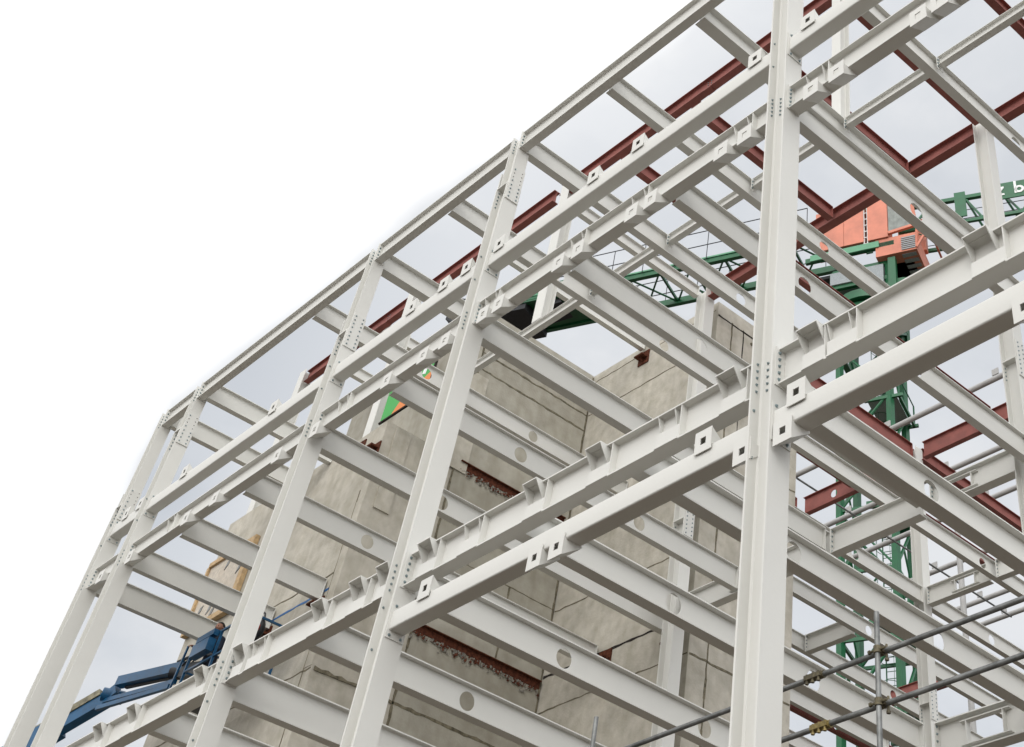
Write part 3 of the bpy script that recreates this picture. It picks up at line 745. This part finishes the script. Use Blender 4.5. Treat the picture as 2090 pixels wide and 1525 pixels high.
corners = [(-hw, -hw), (hw, -hw), (hw, hw), (-hw, hw)]
while z < MT - 1:
    z2 = min(z + 3.0, MT)
    for i in range(4):
        a, b = corners[i], corners[(i + 1) % 4]
        hb.bar(cp(a[0], a[1], z2), cp(b[0], b[1], z2), .12, .14)
        if k % 2: a, b = b, a
        br.cyl(cp(a[0], a[1], z), cp(b[0], b[1], z2), .075, 8)
        mid = ((a[0] + b[0]) / 2, (a[1] + b[1]) / 2)
        br.cyl(cp(b[0], b[1], z), cp(mid[0], mid[1], (z + z2) / 2), .05, 8)
    z = z2; k += 1
br.obj('mast_bracing', 'green', cr); hb.obj('mast_crosspieces', 'green', cr)
ld = MB()
for s in (-.22, .22): ld.cyl(cp(.35 + s, .55, GROUND), cp(.35 + s, .55, MT), .03, 6)
z = GROUND
while z < MT: ld.cyl(cp(.13, .55, z), cp(.57, .55, z), .016, 5); z += .3
z = 10.0
while z < MT:
    pts = [cp(.35 + .42 * math.cos(a_), .2 + .42 * math.sin(a_), z) for a_ in [i * math.pi / 4 for i in range(9)]]
    ld.path(pts, .014, 5); z += 1.0
for i in range(5):
    a_ = math.pi + i * math.pi / 4
    ld.cyl(cp(.35 + .42 * math.cos(a_), .2 + .42 * math.sin(a_), 10), cp(.35 + .42 * math.cos(a_), .2 + .42 * math.sin(a_), MT), .010, 4)
ld.obj('ladder', 'green', cr)
for z in (15.5, 22.2, 26.0, 31.5, 37):
    m2 = MB(); cbox(m2, .1, 1.55, -1.2, 1.2, z, z + .05); m2.obj('rest_platform', 'mesh', cr)
    m2 = MB()
    for u, v in ((1.7, -1.3), (1.7, 1.3)): m2.bar(cp(u, v, z - .1), cp(u, v, z + 1.1), .06, .06)
    m2.bar(cp(1.7, -1.3, z - .05), cp(1.7, 1.3, z - .05), .12, .16); m2.bar(cp(0, -1.3, z - .05), cp(1.9, -1.3, z - .05), .12, .16); m2.bar(cp(0, 1.3, z - .05), cp(1.9, 1.3, z - .05), .12, .16)
    m2.bar(cp(1.7, -1.3, z + 1.1), cp(1.7, 1.3, z + 1.1), .05, .05)
    m2.obj('platform_frame', 'green', cr)
# slewing unit
m2 = MB(); m2.cyl(cp(0, 0, MT), cp(0, 0, MT + .5), 1.9, 32); m2.cyl(cp(0, 0, MT + .5), cp(0, 0, MT + .75), 1.6, 32); m2.obj('slewing_ring', 'green', cr)
m2 = MB()
for u, v in ((-1.5, -1.5), (1.5, -1.5), (1.5, 1.5), (-1.5, 1.5)):
    m2.bar(cp(u, v, MT - 2.4), cp(u, v, MT + 2.2), .24, .24)
for z in (MT - 2.4, MT - .2, MT + 1.2, MT + 2.2):
    m2.bar(cp(-1.5, -1.5, z), cp(1.5, -1.5, z), .2, .25); m2.bar(cp(-1.5, 1.5, z), cp(1.5, 1.5, z), .2, .25)
    m2.bar(cp(-1.5, -1.5, z), cp(-1.5, 1.5, z), .2, .25); m2.bar(cp(1.5, -1.5, z), cp(1.5, 1.5, z), .2, .25)
m2.bar(cp(-1.5, -1.5, MT - 2.4), cp(1.5, -1.5, MT - .2), .16, .16); m2.bar(cp(1.5, -1.5, MT - 2.4), cp(-1.5, -1.5, MT - .2), .16, .16)
m2.bar(cp(1.5, -1.5, MT - 2.4), cp(1.5, 1.5, MT - .2), .16, .16)
cbox(m2, -2.9, 2.0, -2.0, -1.8, MT + 2.95, MT + 3.25)
cbox(m2, 1.6, 2.0, -1.9, -1.6, MT - .6, MT + 2.2)
m2.obj('slewing_frame', 'green', cr)
m2 = MB(); cbox(m2, -2.6, 1.2, -2.08, -2.0, MT + 2.95, MT + 3.35); m2.obj('edge_girder', 'greenl', cr)
m2 = MB(); cbox(m2, -1.6, -.2, -1.7, -.6, MT + 1.3, MT + 2.1); cbox(m2, .1, 1.3, -1.75, -.6, MT + .7, MT + 2.0); m2.obj('winch_unit', 'mesh', cr)
m2 = MB(); cbox(m2, -2.8, 2.8, -1.2, 1.6, MT + 2.3, MT + 2.5); m2.obj('deck', 'black', cr)
m2 = MB(); m2.cyl(cp(2.1, -1.7, MT - .5), cp(2.1, -1.3, MT - .5), 1.35, 28); m2.cyl(cp(2.1, -1.8, MT - .5), cp(2.1, -1.2, MT - .5), .55, 20); m2.obj('cable_drum', 'green', cr)
# orange house
for u0, u1, z0, z1 in ((-2.3, -.72, MT + 3.5, MT + 6.3), (-.70, .38, MT + 3.5, MT + 6.4), (.62, 1.72, MT + 3.5, MT + 7.2)):
    m2 = MB(); cbox(m2, u0, u1, -2.1, -1.2, z0, z1); m2.obj('orange_housing', 'orange', cr)
cb = MB(); cbox(cb, 1.74, 3.25, -.1, .3, MT + 3.9, MT + 6.2)
cb.bar(cp(3.25, -2.05, MT + 4.0), cp(3.0, -2.05, MT + 6.2), .14, .14); cb.bar(cp(1.8, -2.05, MT + 6.2), cp(3.05, -2.05, MT + 6.2), .14, .14); cb.bar(cp(1.74, -2.05, MT + 3.75), cp(3.3, -2.05, MT + 3.95), .16, .16)
cbox(cb, 1.0, 3.2, -2.0, 1.2, MT + 2.3, MT + 3.48)
cabo = cb.obj('driver_cab', 'orange', cr)
m2 = MB(); cbox(m2, 1.76, 3.0, -2.06, -2.02, MT + 3.9, MT + 6.15); m2.obj('cab_window', 'glass', cabo)
m2 = MB()
for i in range(7): cbox(m2, 2.4, 3.15, -2.05, -1.9, MT + 2.4 + i * .13, MT + 2.47 + i * .13)
for i in range(6): cbox(m2, 2.35, 3.1, -1.8 + i * .45, -1.55 + i * .45, MT + 2.27, MT + 2.3)
m2.obj('cab_grille', 'mesh', cabo)
m2 = MB()
m2.bar(cp(3.2, -2.0, MT + 2.4), cp(3.9, -2.0, MT + 3.6), .12, .12); m2.bar(cp(3.9, -2.0, MT + 3.6), cp(3.3, -2.0, MT + 4.1), .12, .12); m2.bar(cp(3.2, .8, MT + 2.4), cp(3.9, .8, MT + 3.6), .12, .12); m2.bar(cp(3.9, -2, MT + 3.6), cp(3.9, .8, MT + 3.6), .1, .1)
m2.bar(cp(3.2, -2.0, MT + 2.4), cp(3.3, -2.0, MT + 4.1), .12, .12)
m2.obj('cab_guard', 'orange', cabo)
m2 = MB()
for u in (.40, .60): m2.bar(cp(u, -2.0, MT + 3.3), cp(u, -2.0, MT + 6.8), .06, .06)
for i in range(8): m2.bar(cp(.40, -2.0, MT + 3.4 + i * .45), cp(.60, -2.0, MT + 3.4 + i * .45), .05, .05)
m2.obj('access_ladder', 'lwhite', cr)
m2 = MB(); cbox(m2, .3, .66, -1.4, -1.3, MT + 3.3, MT + 6.6); m2.obj('inner_panel', 'greenl', cr)
# counter-jib
ZJ = 48.0
_cp = cp
def cp(u, v, z):
    return _cp(u, v, z + (.25 + .012 * abs(u)) if u < 0 else z - .1 - .07 * u)
cj = MB()
for v in (-1.35, 1.35):
    cj.bar(cp(-2, v, ZJ), cp(-21, v, ZJ), .26, .42)
for i in range(10):
    u = -2 - i * 2.0
    cj.bar(cp(u, -1.35, ZJ), cp(u, 1.35, ZJ), .12, .16)
    if i < 9:
        a_, b_ = (-1.35, 1.35) if i % 2 else (1.35, -1.35)
        cj.cyl(cp(u, a_, ZJ), cp(u - 2.0, b_, ZJ), .06, 7)
        cj.cyl(cp(u, b_, ZJ), cp(u - 2.0, a_, ZJ), .06, 7)
cjo = cj.obj('counter_jib', 'green', cr)
m2 = MB()
for v in (-1.53, 1.53): m2.bar(cp(-2, v, ZJ + .16), cp(-21, v, ZJ + .16), .03, .10)
m2.obj('pale_edge_strip', 'greenl', cjo)
hr = MB()
for v in (-1.6, 1.6):
    for i in range(10): hr.cyl(cp(-3 - i * 2, v, ZJ), cp(-3 - i * 2, v, ZJ + 2.2), .025, 5)
    for dz in (1.1, 2.2): hr.cyl(cp(-3, v, ZJ + dz), cp(-21, v, ZJ + dz), .03, 5)
hr.obj('handrail', 'black', cjo)
m2 = MB(); cbox(m2, -20.6, -16.6, -1.5, 1.5, ZJ - .1, ZJ + .9); m2.obj('ballast_box', 'green', cjo)
m2 = MB(); cbox(m2, -20.5, -16.7, -1.56, -1.505, ZJ + .5, ZJ + .72); m2.obj('box_rim', 'greenl', cjo)
m2 = MB(); cbox(m2, -22.3, -20.65, -1.4, 1.4, ZJ - .6, ZJ + 1.1); m2.extr([(0, .3), (1.0, -.3), (2.6, 0), (3.2, 1.0), (.3, 1.9)], 0, 2.2, lambda a_, b_, c_: cp(-26.4 + a_, -1.2 + c_, ZJ - .2 + b_)); m2.extr([(0, 0), (1.6, .2), (1.3, .6), (0, .7)], 0, 1.5, lambda a_, b_, c_: cp(-19.9 + a_, -1.2 + c_, ZJ - .7 + b_)); m2.obj('ballast_block', 'black', cjo)
m2 = MB(); cbox(m2, -20.6, -20.0, -1.1, 1.1, ZJ + .6, ZJ + 2.2); m2.obj('control_cabinet', 'mesh', cjo)
# jib with lettered board
jb = MB(); JL = 26
for v in (-.9, .9): jb.bar(cp(2, v, ZJ), cp(JL, v, ZJ), .16, .2)
jb.bar(cp(2, 0, ZJ + 2.6), cp(JL, 0, ZJ + 2.6), .22, .24)
for i in range(12):
    u = 2.6 + i * 2
    for v in (-.9, .9):
        jb.cyl(cp(u, v, ZJ), cp(u + 1, 0, ZJ + 2.5), .07, 7); jb.cyl(cp(u + 2, v, ZJ), cp(u + 1, 0, ZJ + 2.5), .07, 7)
    jb.bar(cp(u, -.9, ZJ), cp(u, .9, ZJ), .08, .1); jb.cyl(cp(u, -.9, ZJ), cp(u + 2, .9, ZJ), .04, 5)
jbo = jb.obj('jib', 'green', cr)
wr = MB()
for v, z in ((-.4, ZJ + .7), (.3, ZJ + 1.0), (-.2, ZJ + 1.5), (.9, ZJ + .35)): wr.cyl(cp(2, v, z), cp(JL, v, z), .022, 5)
wr.obj('jib_wire', 'black', jbo)
# letter board
def ray(x, y):
    c = ((x - CX) / F, (y - CY) / F, 1)
    return Vector([sum(R[k_][i] * c[k_] for k_ in range(3)) for i in range(3)])
bo = MB(); cbox(bo, 6.9, 16, -1.12, -1.05, ZJ + .95, ZJ + 2.1); cbox(bo, 5.2, 5.8, -1.12, -1.05, ZJ + .2, ZJ + 2.0); bo.obj('letter_board', 'green', jbo)
def glyph(u0, z0, s, strokes):
    mb = MB()
    for poly in strokes: mb.extr(poly, -1.15, -1.125, lambda a_, b_, c_: cp(u0 + a_ * s, c_, z0 + b_ * s))
    return mb.obj('letter', 'lwhite', jbo)
glyph(7.42, ZJ + 1.2, .62, [[(0, 0), (.75, 0), (.75, .18), (0, .18)], [(0, .82), (.75, .82), (.75, 1), (0, 1)], [(0, .18), (.25, .18), (.75, .82), (.5, .82)]])
ringp = []
for i in range(16):
    a0, a1 = i * math.pi / 8, (i + 1) * math.pi / 8
    ringp.append([(.42 + .42 * math.cos(a0), .42 + .42 * math.sin(a0)), (.42 + .42 * math.cos(a1), .42 + .42 * math.sin(a1)), (.42 + .2 * math.cos(a1), .42 + .2 * math.sin(a1)), (.42 + .2 * math.cos(a0), .42 + .2 * math.sin(a0))])
glyph(8.42, ZJ + 1.2, .62, ringp + [[(0, .0), (.21, .0), (.21, 1.4), (0, 1.4)]])

# ------------------------------------------------------------------ boom lift with its basket
bl = thing('boom_lift', 'blue boom lift reaching up from the lower left to the concrete wall', 'boom lift')
A0, A1 = Vector((-31.6, 8.85, 10.42)), Vector((-29.78, 9.85, 11.62))
dirb = (A1 - A0).normalized(); base = A0 - dirb * ((A0.z - .6) / dirb.z)
mb = MB().bar(base, A0 + dirb * 1.2, .34, .40); mb.obj('main_boom', 'blue', bl)
mb = MB().bar(A0 - dirb * 3, A1, .24, .28); mb.obj('telescope_section', 'blue', bl)
mb = MB().bar(A0 + dirb * .5 + Vector((0, 0, .2)), A1 - dirb * .3 + Vector((0, 0, .2)), .30, .14); mb.obj('boom_cover', 'tarp', bl)
E1 = Vector((-29.9, 9.82, 11.74)); E2 = Vector((-27.35, 10.25, 11.62)); E3 = Vector((-26.6, 10.35, 11.5))
mb = MB().bar(A1 - dirb * .2, E1 + (E2 - E1) * .1, .18, .24).cyl(A1 + Vector((-.1, -.2, 0)), A1 + Vector((.1, .2, 0)), .14, 14); mb.obj('knuckle', 'blue', bl)
mb = MB().bar(E1 + Vector((.3, 0, .12)), E2 + Vector((0, 0, .10)), .2, .2); mb.obj('jib_upper_arm', 'blue', bl)
mb = MB().bar(E1 + Vector((0, -.1, -.26)), E2 + Vector((0, -.1, -.24)), .08, .09); mb.obj('jib_tie_rod', 'blue', bl)
mb = MB().bar(E1 + Vector((.1, -.18, -.46)), E2 + Vector((0, -.18, -.38)), .08, .09); mb.obj('jib_tie_rod', 'blue', bl)
mb = MB().bar(E1 + Vector((.5, .1, -.0)), E2 + Vector((0, .1, -.0)), .07, .07).cyl(E2 + Vector((-.3, -.15, 0)), E2 + Vector((.0, .15, 0)), .12, 12).bar(E2, E3, .2, .28); mb.obj('jib_cylinder', 'rubber', bl)
for k_ in range(5):
    pts = []
    for i in range(9):
        f = i / 8; p = E2.lerp(E3 + Vector((.3, 0, .1)), f); p.z += .32 * math.sin(math.pi * f) * (1 - k_ * .25) + .04 * k_; p.y -= .05 * k_; p.x += .05 * math.sin(9 * f + k_)
        pts.append(p)
    MB().path(pts, .018, 6).obj('hose', 'rubber', bl)
# basket
bx0, bx1, by0, by1, bz0, bz1 = -26.65, -24.3, 10.0, 10.75, 10.72, 11.85
mb = MB()
for x in (bx0, (bx0 + bx1) / 2, bx1):
    for y in (by0, by1): mb.bar((x, y, bz0), (x, y, bz1), .045, .045)
for z in (bz0 + .12, bz0 + .6, bz1):
    mb.bar((bx0, by0, z), (bx1, by0, z), .04, .04); mb.bar((bx0, by1, z), (bx1, by1, z), .04, .04)
    mb.bar((bx0, by0, z), (bx0, by1, z), .04, .04); mb.bar((bx1, by0, z), (bx1, by1, z), .04, .04)
bk_ = mb.obj('basket_frame', 'blue', bl)
MB().box(bx0, bx1, by0, by1, bz0 - .05, bz0).obj('basket_floor', 'rubber', bk_)
MB().box(bx1 - .5, bx1 + .02, by0 - .02, by1, bz0 - .1, bz0 + .16).obj('toe_box', 'blue', bk_)
mb = MB().box(bx0 + .38, bx0 + 1.1, by0 - .14, by0 - .02, bz1 - .10, bz1 + .02).box(bx0 + .40, bx0 + 1.08, by0 - .18, by0 - .02, bz1 - .42, bz1 - .16); mb.obj('control_box', 'blue', bk_)
mb = MB().bar((bx0 - .05, by0 - .1, bz1), (bx0 - .2, by0 - .1, bz0 + .1), .04, .04).bar((bx0 - .2, by0 - .1, bz0 + .1), (bx0 + .3, by0, bz0), .05, .05); mb.obj('guard_rail', 'blue', bk_)
# chassis of the lift (outside the picture)
mb = MB(); bx = base
mb.box(bx.x - 1.6, bx.x + 1.2, bx.y - 1, bx.y + 1, GROUND + .5, GROUND + 1.6); mb.obj('chassis', 'blue', bl)
for sx in (-1.1, .9):
    for sy in (-1.15, .9): MB().cyl((bx.x + sx, bx.y + sy, GROUND + .5), (bx.x + sx, bx.y + sy + .28, GROUND + .5), .5, 24).obj('wheel', 'rubber', bl)
MB().bar((bx.x, bx.y, GROUND + 1.6), base, .4, .4).obj('turret', 'blue', bl)
# tool bag hanging in the basket
tb = thing('tool_bag', 'black and red tool bag with a looped strap on the basket rail', 'tool bag')
bm = bmesh.new(); bmesh.ops.create_icosphere(bm, subdivisions=3, radius=.17)
for v in bm.verts: v.co = Vector((v.co.x * 1.05, v.co.y * .7, v.co.z * 1.3 + .03 * math.sin(v.co.x * 30)))
me_ = bpy.data.meshes.new('bag_body'); bm.to_mesh(me_); bm.free(); me_.materials.append(M['rubber']); me_.shade_smooth()
o = bpy.data.objects.new('bag_body', me_); COL.objects.link(o); o.parent = tb; o.location = (-24.85, 10.45, 11.85)
bm = bmesh.new(); bmesh.ops.create_icosphere(bm, subdivisions=3, radius=.11)
for v in bm.verts: v.co = Vector((v.co.x, v.co.y * .8, v.co.z * 1.1))
me_ = bpy.data.meshes.new('red_pocket'); bm.to_mesh(me_); bm.free(); me_.materials.append(M['redc']); me_.shade_smooth()
o = bpy.data.objects.new('red_pocket', me_); COL.objects.link(o); o.parent = tb; o.location = (-24.78, 10.36, 11.84)
pts = [Vector((-24.85 + .13 * math.cos(a_), 10.45, 12.02 + .2 * math.sin(a_))) for a_ in [i * math.pi / 7 for i in range(8)]]
MB().path(pts, .018, 7).obj('strap', 'rubber', tb)

# ------------------------------------------------------------------ the worker in the basket
def skin_chain(name, verts, edges, radii, m_, root=0, sub=2, parent=None, loc=(0, 0, 0), rz=0):
    me = bpy.data.meshes.new(name); me.from_pydata(verts, edges, [])
    o = bpy.data.objects.new(name, me); COL.objects.link(o)
    md = o.modifiers.new('Skin', 'SKIN')
    sv = me.skin_vertices[0].data
    for i, r in enumerate(radii): sv[i].radius = (r, r) if not isinstance(r, tuple) else r
    sv[root].use_root = True
    ss = o.modifiers.new('Subsurf', 'SUBSURF'); ss.levels = sub; ss.render_levels = sub
    md.use_smooth_shade = True
    me.materials.append(M[m_]); o.location = loc; o.rotation_euler = (0, 0, rz)
    if parent: o.parent = parent
    return o
pr = thing('person', 'worker in dark navy clothes standing in the blue lift basket, hands on the rail', 'person')
pr.location = (-26.62, 10.40, 10.74); pr.rotation_euler = (0, 0, math.radians(200))
# local: facing +y, z up, feet at 0
V_ = [(0, 0, .95), (0, 0, 1.12), (0, .0, 1.30), (0, .0, 1.44), (0, .02, 1.53), (0, .03, 1.60),
      (-.10, 0, .90), (-.11, .02, .50), (-.11, -.02, .10), (-.11, .12, .05),
      (.10, 0, .90), (.11, .03, .50), (.11, -.02, .10), (.11, .12, .05),
      (-.19, 0, 1.40), (-.24, .05, 1.14), (-.20, .28, 1.10), (-.19, .34, 1.12),
      (.19, 0, 1.40), (.24, .05, 1.14), (.20, .28, 1.10), (.19, .34, 1.12)]
E_ = [(0, 1), (1, 2), (2, 3), (3, 4), (4, 5), (0, 6), (6, 7), (7, 8), (8, 9), (0, 10), (10, 11), (11, 12), (12, 13),
      (3, 14), (14, 15), (15, 16), (16, 17), (3, 18), (18, 19), (19, 20), (20, 21)]
R_ = [(.16, .11), (.145, .10), (.17, .12), (.13, .10), .055, .055, .095, .065, .05, .045, .095, .065, .05, .045, .062, .045, .034, .024, .062, .045, .034, .024]
body = skin_chain('body', V_, E_, R_, 'cloth', 0, 2, pr)
hd = bmesh.new(); bmesh.ops.create_uvsphere(hd, u_segments=24, v_segments=18, radius=.105)
for v in hd.verts:
    c = v.co
    c.x *= .76; c.z *= 1.14; c.y *= .95
    if c.z < -.02: c.x *= 1 + c.z * 2.0; c.y = c.y * (1 + c.z * 1.2) + .015
    if c.y > .06 and abs(c.x) < .022 and -.045 < c.z < .02: c.y += .022 * (1 - abs(c.x) / .022)
    for ex in (-.03, .03):
        if c.y > .05 and abs(c.x - ex) < .018 and abs(c.z - .012) < .016: c.y -= .009
    if c.y > .05 and abs(c.x) < .03 and -.075 < c.z < -.058: c.y -= .006
me_ = bpy.data.meshes.new('head'); hd.to_mesh(me_); hd.free(); me_.materials.append(M['skin']); me_.shade_smooth()
ho = bpy.data.objects.new('head', me_); COL.objects.link(ho); ho.parent = pr; ho.location = (0, .035, 1.66)
hm = bmesh.new(); bmesh.ops.create_uvsphere(hm, u_segments=24, v_segments=18, radius=.112)
for v in hm.verts:
    c = v.co; c.x *= .78; c.z *= 1.12
    if c.y > .02 and c.z < .055: c.y = .02
    if c.z < -.035: c.z = -.035
me_ = bpy.data.meshes.new('hair'); hm.to_mesh(me_); hm.free(); me_.materials.append(M['hair']); me_.shade_smooth()
o = bpy.data.objects.new('hair', me_); COL.objects.link(o); o.parent = pr; o.location = (0, .022, 1.668)
for s in (-1, 1):
    e = MB().cyl((s * .078, 0, -.01), (s * .092, -.008, -.005), .026, 12, .022); e.obj('ear', 'skin', pr, (0, .03, 1.66))
    for ex in (s * .03,):
        MB().cyl((ex, .083, .012), (ex, .092, .012), .009, 10).obj('eye', 'hair', pr, (0, .035, 1.66))
    hx = s * .19
    vs = [(hx, .33, 1.12), (hx, .40, 1.125)]; es = [(0, 1)]; rs = [.026, (.036, .018)]
    for j, (dx, ln) in enumerate(((-.028, .055), (-.010, .065), (.010, .062), (.027, .048))):
        b_ = len(vs); vs += [(hx + dx, .425, 1.128), (hx + dx * 1.1, .425 + ln * .55, 1.112), (hx + dx * 1.1, .425 + ln * .75, 1.075)]
        es += [(1, b_), (b_, b_ + 1), (b_ + 1, b_ + 2)]; rs += [.010, .009, .0075]
    b_ = len(vs); vs += [(hx - s * .042, .385, 1.11), (hx - s * .055, .42, 1.085)]; es += [(0, b_), (b_, b_ + 1)]; rs += [.011, .009]
    skin_chain('hand', vs, es, rs, 'skin', 0, 1, pr)

# ------------------------------------------------------------------ ground
g = MB().box(-400, 400, -300, 500, GROUND - .5, GROUND).obj('ground', 'ground')
tag(g, None, None, None, 'structure')
S.render.engine = 'CYCLES'
